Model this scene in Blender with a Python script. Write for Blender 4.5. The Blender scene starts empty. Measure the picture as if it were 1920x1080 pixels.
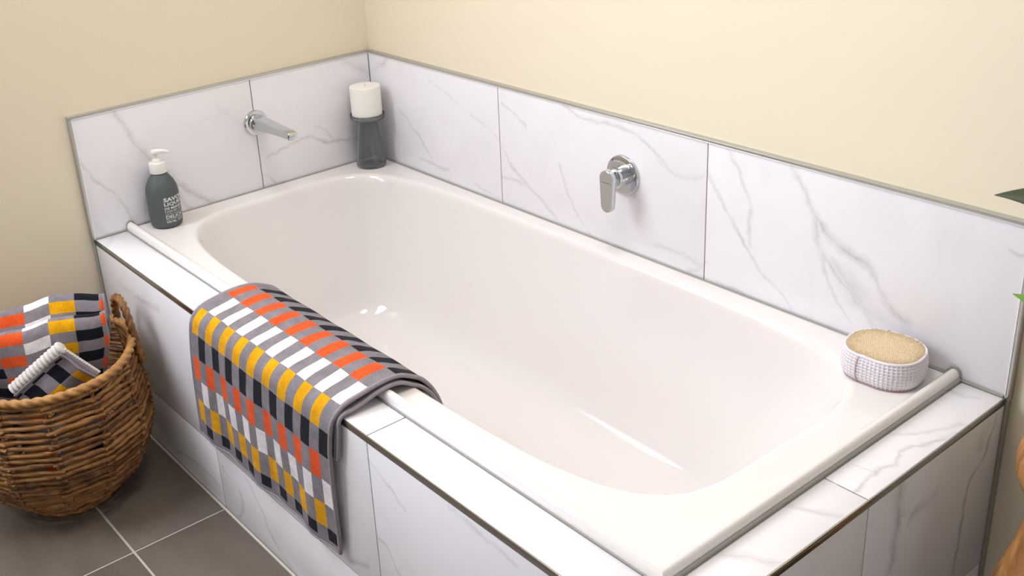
import bpy, bmesh, math, random
from math import sin, cos, pi, radians
from mathutils import Vector, Matrix, Euler

random.seed(7)
SC = bpy.context.scene
C = SC.collection
Z0 = 0.4648            # height of the tiled ledge above the floor; heights below are mostly given from the ledge
W, L, H = 0.782, 1.7108, 0.2859   # depth and length of the surround, height of the tiled splashback

# ------------------------------------------------------------------ camera
cam_d = bpy.data.cameras.new('camera')
cam = bpy.data.objects.new('camera', cam_d)
C.objects.link(cam)
cam.location = (2.34136, -1.51816, 0.93012 + Z0)
cam.rotation_euler = (1.176168, 0.051940, 0.882854)
cam_d.sensor_width = 36.0
cam_d.lens = 38.2022
cam_d.shift_x = 0.035283
cam_d.shift_y = -0.058002
cam_d.clip_start = 0.02
SC.camera = cam

# ------------------------------------------------------------------ world, light, exposure
wd = bpy.data.worlds.new('daylight')
SC.world = wd
wd.use_nodes = True
wd.node_tree.nodes['Background'].inputs[0].default_value = (0.80, 0.88, 1.0, 1)
wd.node_tree.nodes['Background'].inputs[1].default_value = 1.0

def area_light(name, loc, target, sx, sy, power, col, spread=pi):
    d = bpy.data.lights.new(name, 'AREA')
    d.shape = 'RECTANGLE'; d.size = sx; d.size_y = sy
    d.energy = power; d.color = col; d.spread = spread
    o = bpy.data.objects.new(name, d); C.objects.link(o)
    o.location = loc
    o.rotation_euler = (Vector(target) - Vector(loc)).to_track_quat('-Z', 'Y').to_euler()
    return o

# daylight coming in at the window of the left wall, and an added overhead fill without a fixture
area_light('window_daylight', (0.03, -1.76, Z0 + 1.46), (1.0, -1.46, Z0 + 0.80), 1.36, 0.85, 40.0, (0.96, 0.985, 1.09))
area_light('window_daylight_low', (0.03, -1.735, Z0 + 0.68), (1.0, -1.735, Z0 + 0.60), 1.38, 0.62, 9.5, (0.96, 0.985, 1.10))
area_light('overhead_fill_light', (1.20, -0.65, 2.36), (1.20, -0.65, 0.0), 0.6, 0.6, 14.0, (1.0, 0.965, 0.95))

vs = SC.view_settings
SC.display_settings.display_device = 'sRGB'
vs.view_transform = 'Standard'; vs.look = 'None'; vs.gamma = 1.0
vs.use_curve_mapping = False
vs.exposure = -0.07

# ------------------------------------------------------------------ helpers
def lin(r, g, b):
    f = lambda c: (c / 255 / 12.92) if c / 255 <= 0.04045 else ((c / 255 + 0.055) / 1.055) ** 2.4
    return (f(r), f(g), f(b), 1.0)

def new_mat(name):
    m = bpy.data.materials.new(name); m.use_nodes = True
    nt = m.node_tree
    return m, nt, nt.nodes['Principled BSDF']

def N(nt, typ, **kw):
    n = nt.nodes.new(typ)
    for k, v in kw.items():
        if k.startswith('i_'):
            key = k[2:]
            n.inputs[int(key) if key.isdigit() else key.replace('_', ' ')].default_value = v
        else:
            setattr(n, k, v)
    return n

def plain(name, col, rough=0.5, metal=0.0, noise=0.0, scale=30.0, bump=0.0, bscale=200.0, **kw):
    m, nt, b = new_mat(name)
    b.inputs['Roughness'].default_value = rough
    b.inputs['Metallic'].default_value = metal
    for k, v in kw.items():
        b.inputs[k.replace('_', ' ')].default_value = v
    tc = N(nt, 'ShaderNodeTexCoord')
    if noise > 0:
        t = N(nt, 'ShaderNodeTexNoise', i_Scale=scale, i_Detail=4.0)
        nt.links.new(tc.outputs['Object'], t.inputs['Vector'])
        mx = N(nt, 'ShaderNodeMix', data_type='RGBA')
        mx.inputs[6].default_value = tuple(c * (1 - noise) for c in col[:3]) + (1,)
        mx.inputs[7].default_value = tuple(min(1, c * (1 + noise)) for c in col[:3]) + (1,)
        nt.links.new(t.outputs['Fac'], mx.inputs[0])
        nt.links.new(mx.outputs[2], b.inputs['Base Color'])
    else:
        b.inputs['Base Color'].default_value = col
    if bump > 0:
        t = N(nt, 'ShaderNodeTexNoise', i_Scale=bscale, i_Detail=3.0)
        nt.links.new(tc.outputs['Object'], t.inputs['Vector'])
        bp = N(nt, 'ShaderNodeBump', i_Strength=bump, i_Distance=0.002)
        nt.links.new(t.outputs['Fac'], bp.inputs['Height'])
        nt.links.new(bp.outputs[0], b.inputs['Normal'])
    return m

class MB:
    """collects vertices and faces for ONE mesh"""
    def __init__(s): s.v = []; s.f = []; s.uv = {}
    def add(s, vs_, fs):
        o = len(s.v); s.v += [tuple(v) for v in vs_]; s.f += [tuple(i + o for i in f) for f in fs]; return o
    def box(s, x0, x1, y0, y1, z0, z1, bev=0.0):
        if bev <= 0:
            s.add([(x, y, z) for x in (x0, x1) for y in (y0, y1) for z in (z0, z1)],
                  [(0, 1, 3, 2), (4, 6, 7, 5), (0, 4, 5, 1), (2, 3, 7, 6), (0, 2, 6, 4), (1, 5, 7, 3)])
            return
        bm = bmesh.new(); bmesh.ops.create_cube(bm, size=1)
        for v in bm.verts:
            v.co = ((x0 + x1) / 2 + v.co.x * (x1 - x0), (y0 + y1) / 2 + v.co.y * (y1 - y0), (z0 + z1) / 2 + v.co.z * (z1 - z0))
        bmesh.ops.bevel(bm, geom=bm.edges[:], offset=bev, segments=2, affect='EDGES', profile=0.5)
        bm.verts.index_update()
        s.add([v.co for v in bm.verts], [[v.index for v in f.verts] for f in bm.faces]); bm.free()
    def loops(s, loops, close=True, cap0=False, cap1=False):
        n = len(loops[0]); o = len(s.v)
        for l in loops: s.v += [tuple(p) for p in l]
        for i in range(len(loops) - 1):
            for j in range(n if close else n - 1):
                k = (j + 1) % n
                s.f.append((o + i * n + j, o + i * n + k, o + (i + 1) * n + k, o + (i + 1) * n + j))
        if cap0: s.f.append(tuple(o + j for j in reversed(range(n))))
        if cap1: s.f.append(tuple(o + (len(loops) - 1) * n + j for j in range(n)))
        return o
    def lathe(s, prof, n=40, org=(0, 0, 0), axis='z', cap0=False, cap1=False):
        ls = []
        for r, h in prof:
            l = []
            for i in range(n):
                a = 2 * pi * i / n
                if axis == 'z': p = (r * cos(a), r * sin(a), h)
                elif axis == 'y': p = (r * sin(a), h, r * cos(a))
                else: p = (h, r * cos(a), r * sin(a))
                l.append((p[0] + org[0], p[1] + org[1], p[2] + org[2]))
            ls.append(l)
        s.loops(ls, True, cap0, cap1)
    def tube(s, pts, rad, n=10, closed=False, lobes=0, pitch=0.03, depth=0.3, caps=True, squash=None):
        pts = [Vector(p) for p in pts]; m = len(pts)
        ls = []; dist = 0.0
        up = None
        for i, p in enumerate(pts):
            a = pts[(i - 1) % m] if (closed or i > 0) else p
            b = pts[(i + 1) % m] if (closed or i < m - 1) else p
            t = (b - a).normalized()
            if up is None:
                up = Vector((0, 0, 1)) if abs(t.z) < 0.9 else Vector((1, 0, 0))
            x = (up - t * up.dot(t)).normalized(); y = t.cross(x); up = x
            if i: dist += (p - pts[i - 1]).length
            r = rad[i] if isinstance(rad, (list, tuple)) else rad
            l = []
            for k in range(n):
                an = 2 * pi * k / n
                rr = r
                if lobes:
                    rr = r * (1 - depth + depth * abs(cos(lobes * 0.5 * (an - 2 * pi * dist / pitch / lobes))))
                l.append(p + x * (rr * cos(an)) + y * (rr * sin(an)))
            ls.append(l)
        if closed: ls.append(ls[0])
        s.loops(ls, True, caps and not closed, caps and not closed)
    def build(s, name, mat, parent=None, loc=None, smooth=True, sharp=35, fixn=True, mats=None):
        me = bpy.data.meshes.new(name)
        me.from_pydata(s.v, [], s.f); me.update()
        if fixn:
            bm = bmesh.new(); bm.from_mesh(me)
            bmesh.ops.recalc_face_normals(bm, faces=bm.faces[:]); bm.to_mesh(me); bm.free()
        if smooth:
            me.shade_smooth()
            me.set_sharp_from_angle(angle=radians(sharp))
        for m in ([mat] if mats is None else mats): me.materials.append(m)
        return link(name, me, parent, loc)

def link(name, me, parent=None, loc=None):
    o = bpy.data.objects.new(name, me); C.objects.link(o)
    if parent is not None: o.parent = parent
    if loc is not None: o.location = loc
    return o

def tag(o, label, cat=None, group=None, kind=None):
    o['label'] = label
    if cat: o['category'] = cat
    if group: o['group'] = group
    if kind: o['kind'] = kind
    return o

def thing(name, label, cat, loc, rotz=0.0):
    o = bpy.data.objects.new(name, None); C.objects.link(o)
    o.empty_display_size = 0.05
    o.location = loc; o.rotation_euler = (0, 0, rotz)
    return tag(o, label, cat)

def lerp(a, b, t): return a + (b - a) * t
def interp(pts, t):
    if t <= pts[0][0]: return pts[0][1]
    for (a, va), (b, vb) in zip(pts, pts[1:]):
        if t <= b: return lerp(va, vb, (t - a) / (b - a))
    return pts[-1][1]
def smooth_path(pts, n):
    """Catmull-Rom through pts, n samples"""
    P = [Vector(p) for p in pts]; P = [P[0] * 2 - P[1]] + P + [P[-1] * 2 - P[-2]]
    out = []; m = len(P) - 3
    for i in range(n):
        u = i / (n - 1) * m; k = min(int(u), m - 1); t = u - k
        a, b, c, d = P[k:k + 4]
        out.append(0.5 * ((2 * b) + (c - a) * t + (2 * a - 5 * b + 4 * c - d) * t * t + (3 * b - a - 3 * c + d) * t ** 3))
    return out

# ------------------------------------------------------------------ materials
def wall_paint(name, col):
    return plain(name, col, 0.6, bump=0.06, bscale=260.0)

M_wall = wall_paint('cream_paint', lin(238, 227, 202))
M_wall_far = wall_paint('pale_grey_paint', lin(224, 226, 227))
M_ceil = plain('ceiling_paint', lin(240, 238, 232), 0.7)
M_chrome = plain('chrome', (0.60, 0.62, 0.64, 1), 0.07, 1.0)
M_trim = plain('satin_aluminium', (0.54, 0.54, 0.51, 1), 0.34, 0.8)
M_lip = plain('aluminium_highlight', (0.90, 0.90, 0.91, 1), 0.30, 0.5)  # lip paler than the trim body: its highlight line is painted in
M_trimdark = plain('polished_edge_trim', (0.46, 0.45, 0.43, 1), 0.16, 1.0)
M_seal = plain('grey_sealant', lin(152, 151, 142), 0.5)
M_grout = plain('grey_grout', lin(122, 114, 105), 0.85)
M_fgrout = plain('light_floor_grout', lin(188, 182, 172), 0.85)
M_tub = plain('white_acrylic', (0.825, 0.785, 0.758, 1), 0.09, **{'Coat_Weight': 0.3, 'Coat_Roughness': 0.05})
M_floor = None

def floor_tile_mat():
    m, nt, b = new_mat('taupe_porcelain')
    tc = N(nt, 'ShaderNodeTexCoord')
    t1 = N(nt, 'ShaderNodeTexNoise', i_Scale=3.0, i_Detail=5.0, i_Roughness=0.6)
    t2 = N(nt, 'ShaderNodeTexNoise', i_Scale=420.0, i_Detail=2.0)
    mp = N(nt, 'ShaderNodeMapping'); mp.inputs['Scale'].default_value = (1, 2.4, 1)
    nt.links.new(tc.outputs['Object'], mp.inputs[0])
    nt.links.new(mp.outputs[0], t1.inputs['Vector']); nt.links.new(tc.outputs['Object'], t2.inputs['Vector'])
    ad = N(nt, 'ShaderNodeMath', operation='ADD')
    ml = N(nt, 'ShaderNodeMath', operation='MULTIPLY', i_1=0.55)
    nt.links.new(t2.outputs['Fac'], ml.inputs[0]); nt.links.new(t1.outputs['Fac'], ad.inputs[0]); nt.links.new(ml.outputs[0], ad.inputs[1])
    cr = N(nt, 'ShaderNodeValToRGB')
    cr.color_ramp.elements[0].position = 0.5; cr.color_ramp.elements[0].color = lin(90, 79, 68)
    cr.color_ramp.elements[1].position = 1.05; cr.color_ramp.elements[1].color = lin(116, 104, 91)
    nt.links.new(ad.outputs[0], cr.inputs[0]); nt.links.new(cr.outputs[0], b.inputs['Base Color'])
    b.inputs['Roughness'].default_value = 0.55
    bp = N(nt, 'ShaderNodeBump', i_Strength=0.15, i_Distance=0.001)
    nt.links.new(t2.outputs['Fac'], bp.inputs['Height']); nt.links.new(bp.outputs[0], b.inputs['Normal'])
    return m
M_floor = floor_tile_mat()
# grey veins of the marble tiles: polylines in the plane of each tiled face (metres), width, strength
VEINS = {
 'left': [
  ([(-0.7017, 0.3034), (-0.685, 0.2812), (-0.6653, 0.2392), (-0.6387, 0.1754), (-0.614, 0.1457)], 0.01, 0.55),
  ([(-0.6459, 0.2066), (-0.6374, 0.1608), (-0.6171, 0.1504)], 0.02, 0.3),
  ([(-0.7157, 0.3004), (-0.682, 0.2842)], 0.02, 0.3),
  ([(-0.5895, 0.1195), (-0.5632, 0.0764), (-0.5154, 0.0317), (-0.4685, -0.0039)], 0.012, 0.5),
  ([(-0.5708, 0.0717), (-0.5578, 0.0273), (-0.5281, -0.0033)], 0.008, 0.4),
  ([(-0.7828, 0.2033), (-0.7582, 0.1427), (-0.7177, 0.0929), (-0.6929, 0.033), (-0.6901, -0.0013)], 0.006, 0.4),
  ([(-0.7758, 0.0314), (-0.7413, 0.001), (-0.7076, -0.0256)], 0.015, 0.25),
  ([(-0.3262, 0.0806), (-0.2791, 0.0911), (-0.2311, 0.1032), (-0.2043, 0.1037), (-0.1622, 0.0833), (-0.1064, 0.0725), (-0.0404, 0.0636)], 0.006, 0.55),
  ([(-0.1803, 0.1306), (-0.1478, 0.1086), (-0.1302, 0.0798)], 0.005, 0.3),
  ([(-0.0952, 0.3036), (-0.0589, 0.2688), (0.0109, 0.2237)], 0.018, 0.35),
  ([(-0.3422, 0.0426), (-0.3168, 0.0187), (-0.3047, -0.0048)], 0.004, 0.35),
  ([(-0.4469, 0.2399), (-0.3968, 0.1993), (-0.3655, 0.1677)], 0.015, 0.12),
 ],
 'back': [
  ([(0.1208, 0.1555), (0.1402, 0.1438), (0.2049, 0.0951), (0.2526, 0.0452)], 0.006, 0.4),
  ([(0.1912, 0.038), (0.2367, 0.0415), (0.2951, 0.0342), (0.3236, 0.0619)], 0.007, 0.45),
  ([(0.4101, 0.1986), (0.4845, 0.1789), (0.5148, 0.152)], 0.006, 0.35),
  ([(0.4158, 0.0279), (0.4376, 0.0239), (0.5132, 0.0139)], 0.006, 0.3),
  ([(0.0189, 0.2433), (0.0966, 0.2835)], 0.012, 0.35),
  ([(0.2501, 0.2546), (0.3121, 0.239), (0.3715, 0.2159)], 0.006, 0.2),
  ([(0.5251, 0.2501), (0.552, 0.2416), (0.6129, 0.2106)], 0.006, 0.4),
  ([(0.5124, 0.172), (0.5445, 0.1188), (0.5918, 0.0801), (0.6443, 0.0537), (0.7055, 0.0154)], 0.006, 0.45),
  ([(0.5131, 0.0696), (0.5658, 0.0736), (0.6055, 0.0642)], 0.006, 0.4),
  ([(0.7133, 0.1496), (0.7288, 0.1118), (0.7556, 0.0619), (0.8195, 0.0006)], 0.005, 0.4),
  ([(0.7211, 0.287), (0.7466, 0.2768), (0.7954, 0.2657), (0.8934, 0.2688), (0.9508, 0.2566), (0.9803, 0.239), (1.0259, 0.2103)], 0.006, 0.5),
  ([(0.9845, 0.2367), (1.0177, 0.2105), (1.0751, 0.2049), (1.1142, 0.2242)], 0.006, 0.25),
  ([(0.9816, 0.0396), (1.0679, 0.0406), (1.1178, 0.0222)], 0.008, 0.3),
  ([(1.0743, 0.0057), (1.1006, 0.0223), (1.1235, 0.0444)], 0.006, 0.35),
  ([(1.2825, 0.2946), (1.2986, 0.2819), (1.326, 0.2467), (1.3537, 0.2069), (1.3869, 0.1731), (1.4265, 0.1555), (1.4651, 0.1384), (1.4918, 0.0973), (1.5501, 0.0623)], 0.012, 0.55),
  ([(1.3513, 0.2092), (1.3655, 0.1517), (1.4006, 0.1104), (1.4352, 0.0826), (1.4821, 0.0368)], 0.01, 0.5),
  ([(1.3906, 0.1414), (1.4364, 0.0911), (1.4806, 0.0514)], 0.028, 0.35),
  ([(1.3653, 0.1536), (1.3826, 0.0984), (1.414, 0.0528), (1.4423, 0.027)], 0.006, 0.35),
  ([(1.1584, 0.2894), (1.1987, 0.2253), (1.2202, 0.1772), (1.216, 0.1456), (1.2254, 0.1048)], 0.007, 0.4),
  ([(1.1191, 0.2285), (1.1457, 0.1887), (1.1799, 0.1427), (1.2186, 0.0984), (1.2555, 0.0585), (1.2917, 0.0394), (1.3204, 0.0054)], 0.006, 0.45),
  ([(1.1404, 0.0103), (1.1862, 0.0111), (1.2322, 0.0057), (1.273, 0.0036)], 0.006, 0.4),
  ([(1.6808, 0.2441), (1.6934, 0.2394), (1.7122, 0.2452)], 0.005, 0.35),
 ],
 'ledge': [
  ([(1.6883, -0.3789), (1.6875, -0.3675), (1.6817, -0.3312), (1.682, -0.2998), (1.6891, -0.2776), (1.6797, -0.2341), (1.6912, -0.2066), (1.6994, -0.1803), (1.706, -0.1353)], 0.006, 0.6),
  ([(1.6339, -0.2162), (1.6699, -0.1829), (1.7018, -0.1108)], 0.006, 0.35),
  ([(1.6306, -0.0371), (1.658, -0.0389), (1.6829, -0.029)], 0.01, 0.4),
  ([(1.6295, -0.4684), (1.671, -0.448), (1.7064, -0.4253)], 0.008, 0.4),
  ([(1.6334, -0.6071), (1.6734, -0.5852), (1.7103, -0.5619)], 0.01, 0.4),
  ([(1.6454, -0.314), (1.6801, -0.3128)], 0.004, 0.3),
  ([(1.3142, -0.7505), (1.4091, -0.7739), (1.5228, -0.7807)], 0.006, 0.15),
  ([(1.0962, -0.744), (1.1229, -0.7271), (1.1456, -0.7057)], 0.006, 0.2),
  ([(0.0658, -0.7843), (0.0388, -0.7647), (0.0003, -0.7377)], 0.01, 0.35),
  ([(0.3805, -0.7371), (0.4304, -0.7435), (0.4936, -0.7479)], 0.008, 0.3),
 ],
 'front': [
  ([(1.0973, -0.0458), (1.1347, -0.0594), (1.1962, -0.0923)], 0.005, 0.4),
  ([(1.3059, -0.0185), (1.3579, -0.0249), (1.4164, -0.031), (1.4615, -0.0354)], 0.007, 0.4),
  ([(1.1012, -0.1933), (1.135, -0.1966), (1.1478, -0.2204), (1.1677, -0.2346)], 0.006, 0.45),
  ([(0.9682, -0.313), (1.0119, -0.2946), (1.0672, -0.272)], 0.008, 0.5),
  ([(0.5175, -0.3468), (0.5628, -0.3432), (0.6158, -0.3388), (0.5885, -0.3881), (0.5534, -0.4631)], 0.008, 0.5),
  ([(0.6212, -0.3196), (0.6744, -0.3709), (0.7116, -0.4239), (0.7835, -0.4562)], 0.007, 0.5),
  ([(0.2494, -0.4476), (0.355, -0.4178), (0.4239, -0.4118), (0.4906, -0.4191)], 0.006, 0.45),
  ([(0.0992, -0.0674), (0.1555, -0.0747), (0.2131, -0.0742), (0.3282, -0.0588)], 0.012, 0.45),
  ([(0.2033, -0.1114), (0.2464, -0.1294), (0.2811, -0.1525)], 0.006, 0.35),
 ],
 'right': [
  ([(-0.2925, -0.0111), (-0.2926, -0.0336), (-0.2885, -0.0797), (-0.2912, -0.1281), (-0.2983, -0.1758)], 0.012, 0.5),
  ([(-0.294, -0.0104), (-0.2951, -0.0505), (-0.2663, -0.0794)], 0.012, 0.3),
  ([(-0.0183, -0.0162), (-0.0321, -0.0515), (-0.0473, -0.0885), (-0.077, -0.1066), (-0.0882, -0.1408), (-0.0886, -0.1942), (-0.0953, -0.2941)], 0.005, 0.7),
  ([(-0.1778, -0.0731), (-0.2076, -0.0864), (-0.2437, -0.0866), (-0.2625, -0.1002)], 0.012, 0.3),
  ([(-0.0539, -0.0176), (-0.0612, -0.0527), (-0.0594, -0.0729)], 0.02, 0.2),
 ],
}
AX = {'left': (1, 2), 'back': (0, 2), 'ledge': (0, 1), 'front': (0, 2), 'right': (1, 2)}
M_marble = {}
def marble(face, a0, a1, b0, b1):
    """white marble-look porcelain; only the veins that cross this tile"""
    key = (face, round(a0, 3), round(b0, 3))
    if key in M_marble: return M_marble[key]
    m, nt, b = new_mat('marble_porcelain')
    lk = nt.links.new
    tc = N(nt, 'ShaderNodeTexCoord'); sp = N(nt, 'ShaderNodeSeparateXYZ')
    lk(tc.outputs['Object'], sp.inputs[0])
    def warp(scale, amp, seed):
        mp = N(nt, 'ShaderNodeMapping'); mp.inputs['Location'].default_value = (seed, seed * 1.7, 0.3)
        lk(tc.outputs['Object'], mp.inputs[0])
        t = N(nt, 'ShaderNodeTexNoise', i_Scale=scale, i_Detail=4.0, i_Roughness=0.65)
        lk(mp.outputs[0], t.inputs['Vector'])
        s_ = N(nt, 'ShaderNodeVectorMath', operation='SUBTRACT'); s_.inputs[1].default_value = (0.5, 0.5, 0.5)
        lk(t.outputs['Color'], s_.inputs[0])
        k = N(nt, 'ShaderNodeVectorMath', operation='SCALE'); k.inputs['Scale'].default_value = amp
        lk(s_.outputs[0], k.inputs[0]); return k
    w = warp(34.0, 0.022, 3.1)
    ad = N(nt, 'ShaderNodeVectorMath', operation='ADD')
    lk(tc.outputs['Object'], ad.inputs[0]); lk(w.outputs[0], ad.inputs[1])
    sw = N(nt, 'ShaderNodeSeparateXYZ'); lk(ad.outputs[0], sw.inputs[0])
    ia, ib = AX[face]
    zoff = Z0 if ib == 2 else 0.0
    coord = (sw.outputs[ia], sw.outputs[ib])
    # patchy strength along the veins
    pn = N(nt, 'ShaderNodeTexNoise', i_Scale=22.0, i_Detail=3.0); lk(tc.outputs['Object'], pn.inputs['Vector'])
    pr = N(nt, 'ShaderNodeMapRange'); pr.inputs[1].default_value = 0.3; pr.inputs[2].default_value = 0.65
    pr.inputs[3].default_value = 0.30; pr.inputs[4].default_value = 1.0
    lk(pn.outputs['Fac'], pr.inputs[0])
    acc = None
    for pts, wid, st in VEINS[face]:
        wid = wid * 1.25
        if face == 'right': wid, st = wid * 1.3, min(1.0, st * 1.7)
        pa = [p[0] for p in pts]; pb = [p[1] for p in pts]
        if max(pa) < a0 or min(pa) > a1 or max(pb) < b0 - 1e-3 or min(pb) > b1 + 1e-3: continue
        cen = [(p[0], p[1]) for p in pts]
        if not any(a0 - 0.01 <= p[0] <= a1 + 0.01 and b0 - 0.02 <= p[1] <= b1 + 0.02 for p in cen): continue
        k = 0 if (max(pa) - min(pa)) >= (max(pb) - min(pb)) else 1
        P = sorted([(p[k], p[1 - k]) for p in pts])
        Q = [P[0]]
        for q in P[1:]:
            if q[0] - Q[-1][0] > 1e-3: Q.append(q)
        if len(Q) < 2: continue
        u0, u1 = Q[0][0], Q[-1][0]; v0 = min(q[1] for q in Q) - 0.005; v1 = max(q[1] for q in Q) + 0.005
        slope = abs((Q[-1][1] - Q[0][1]) / (u1 - u0)); fac = 1 / math.sqrt(1 + slope * slope)
        offu = zoff if k == 1 else 0.0; offv = zoff if k == 0 else 0.0
        mr = N(nt, 'ShaderNodeMapRange', clamp=True)
        for i_, x in enumerate((u0 + offu, u1 + offu, 0.0, 1.0)): mr.inputs[i_ + 1].default_value = x
        lk(coord[k], mr.inputs[0])
        fc = N(nt, 'ShaderNodeFloatCurve'); cv = fc.mapping.curves[0]
        T = [((q[0] - u0) / (u1 - u0), (q[1] - v0) / (v1 - v0)) for q in Q]
        cv.points[0].location = T[0]; cv.points[1].location = T[-1]
        for t in T[1:-1]: cv.points.new(*t)
        fc.mapping.update()
        lk(mr.outputs[0], fc.inputs['Value'])
        fv = N(nt, 'ShaderNodeMath', operation='MULTIPLY_ADD', i_1=v1 - v0, i_2=v0 + offv); lk(fc.outputs[0], fv.inputs[0])
        d = N(nt, 'ShaderNodeMath', operation='SUBTRACT'); lk(coord[1 - k], d.inputs[0]); lk(fv.outputs[0], d.inputs[1])
        ab = N(nt, 'ShaderNodeMath', operation='ABSOLUTE'); lk(d.outputs[0], ab.inputs[0])
        # soft halo plus a thin dark core
        parts = []
        for ww, ss in ((wid / fac, st * 0.58), (max(0.0018, wid * 0.20) / fac, st * 0.30)):
            g = N(nt, 'ShaderNodeMapRange', interpolation_type='SMOOTHSTEP')
            g.inputs[1].default_value = 0.0; g.inputs[2].default_value = ww; g.inputs[3].default_value = ss; g.inputs[4].default_value = 0.0
            lk(ab.outputs[0], g.inputs[0]); parts.append(g)
        s_ = N(nt, 'ShaderNodeMath', operation='ADD'); lk(parts[0].outputs[0], s_.inputs[0]); lk(parts[1].outputs[0], s_.inputs[1])
        en = N(nt, 'ShaderNodeFloatCurve'); ec = en.mapping.curves[0]
        ec.points[0].location = (0, 0); ec.points[1].location = (1, 0)
        ec.points.new(0.08, 1.0); ec.points.new(0.92, 1.0); en.mapping.update()
        lk(mr.outputs[0], en.inputs['Value'])
        e = N(nt, 'ShaderNodeMath', operation='MULTIPLY'); lk(s_.outputs[0], e.inputs[0]); lk(en.outputs[0], e.inputs[1])
        if acc is None: acc = e
        else:
            mxn = N(nt, 'ShaderNodeMath', operation='MAXIMUM'); lk(acc.outputs[0], mxn.inputs[0]); lk(e.outputs[0], mxn.inputs[1]); acc = mxn
    # very faint cloudiness all over
    cl = N(nt, 'ShaderNodeTexNoise', i_Scale=5.0, i_Detail=5.0, i_Distortion=1.2); lk(tc.outputs['Object'], cl.inputs['Vector'])
    c1 = N(nt, 'ShaderNodeMapRange'); c1.inputs[1].default_value = 0.5; c1.inputs[2].default_value = 0.8; c1.inputs[3].default_value = 0.0; c1.inputs[4].default_value = 0.10
    lk(cl.outputs['Fac'], c1.inputs[0])
    tot = c1
    if acc is not None:
        pm = N(nt, 'ShaderNodeMath', operation='MULTIPLY'); lk(acc.outputs[0], pm.inputs[0]); lk(pr.outputs[0], pm.inputs[1])
        tot = N(nt, 'ShaderNodeMath', operation='ADD', use_clamp=True); lk(pm.outputs[0], tot.inputs[0]); lk(c1.outputs[0], tot.inputs[1])
    mx = N(nt, 'ShaderNodeMix', data_type='RGBA')
    mx.inputs[6].default_value = MARBLE_BASE; mx.inputs[7].default_value = MARBLE_VEIN
    lk(tot.outputs[0], mx.inputs[0]); lk(mx.outputs[2], b.inputs['Base Color'])
    b.inputs['Roughness'].default_value = 0.22
    M_marble[key] = m
    return m
MARBLE_BASE = (0.865, 0.848, 0.870, 1)
MARBLE_VEIN = (0.36, 0.345, 0.37, 1)

# ------------------------------------------------------------------ room shell
XR, YF, HC = 3.5, -3.5, 2.4          # right wall, front wall, ceiling
TF = 0.013                           # tiles and trims stand this proud of the paint
def struct(name, mb, mat, label, smooth=False):
    o = mb.build(name, mat, smooth=smooth)
    return tag(o, label, kind='structure')

mb = MB(); mb.box(-0.2, XR + 0.2, YF - 0.2, TF + 0.2, -0.1, -0.0014)
floor = struct('floor', mb, M_fgrout, 'light grey grout bed under the taupe floor tiles')
gx, gy = 0.5025, -0.987
for i in range(-1, 5):
    for j in range(-5, 2):
        x0, x1 = gx + 0.6 * i + 0.0024, gx + 0.6 * (i + 1) - 0.0024
        y0, y1 = gy + 0.6 * j + 0.0024, gy + 0.6 * (j + 1) - 0.0024
        x0, x1 = max(x0, -TF), min(x1, XR); y0, y1 = max(y0, YF), min(y1, TF)
        if x1 - x0 < 0.02 or y1 - y0 < 0.02: continue
        if x1 < L - 0.05 and y0 > -W + 0.05: continue          # under the bath
        t = MB(); t.box(x0, x1, y0, y1, -0.008, 0.0, 0.0008)
        t.build('floor_tile', M_floor, floor)

mb = MB()
WY0, WY1, WZ0, WZ1 = -2.50, -1.03, Z0 + 0.33, Z0 + 1.91      # window opening, left of the frame
mb.box(-TF - 0.12, -TF, WY1, TF + 0.12, -0.05, HC)
mb.box(-TF - 0.12, -TF, YF - 0.12, WY0, -0.05, HC)
mb.box(-TF - 0.12, -TF, WY0, WY1, -0.05, WZ0)
mb.box(-TF - 0.12, -TF, WY0, WY1, WZ1, HC)
wall_left = struct('wall_left', mb, M_wall, 'cream painted wall behind the spout end of the bath')
mb = MB(); mb.box(-TF, XR + 0.12, TF, TF + 0.12, -0.05, HC)
wall_back = struct('wall_back', mb, M_wall, 'cream painted wall along the long side of the bath')
mb = MB(); mb.box(XR, XR + 0.12, YF - 0.12, TF, -0.05, HC)
struct('wall_right', mb, M_wall_far, 'pale grey painted wall opposite the spout end')
mb = MB(); mb.box(-TF, XR, YF - 0.12, YF, -0.05, HC)
struct('wall_front', mb, M_wall_far, 'pale grey painted wall behind the camera')
mb = MB(); mb.box(-TF - 0.12, XR + 0.12, YF - 0.12, TF + 0.12, HC, HC + 0.1)
struct('ceiling', mb, M_ceil, 'white painted ceiling')
# window (outside the frame)
M_frame = plain('white_window_frame', lin(235, 235, 232), 0.35)
M_glass = plain('window_glass', (1, 1, 1, 1), 0.0, **{'Transmission_Weight': 1.0, 'IOR': 1.45})
wy = (WY0 + WY1) / 2
mb = MB()
for a0, a1, z0, z1 in ((WY0, WY1, WZ0, WZ0 + 0.05), (WY0, WY1, WZ1 - 0.05, WZ1), (WY0, WY0 + 0.05, WZ0 + .05, WZ1 - .05), (WY1 - 0.05, WY1, WZ0 + .05, WZ1 - .05)):
    mb.box(-TF - 0.09, -TF - 0.04, a0, a1, z0, z1, 0.003)
win = struct('window_1', mb, M_frame, 'white framed window in the left wall')
mb = MB(); mb.box(-TF - 0.068, -TF - 0.062, WY0 + 0.05, WY1 - 0.05, WZ0 + 0.05, WZ1 - 0.05)
mb.build('pane', M_glass, win, smooth=False)

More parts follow.
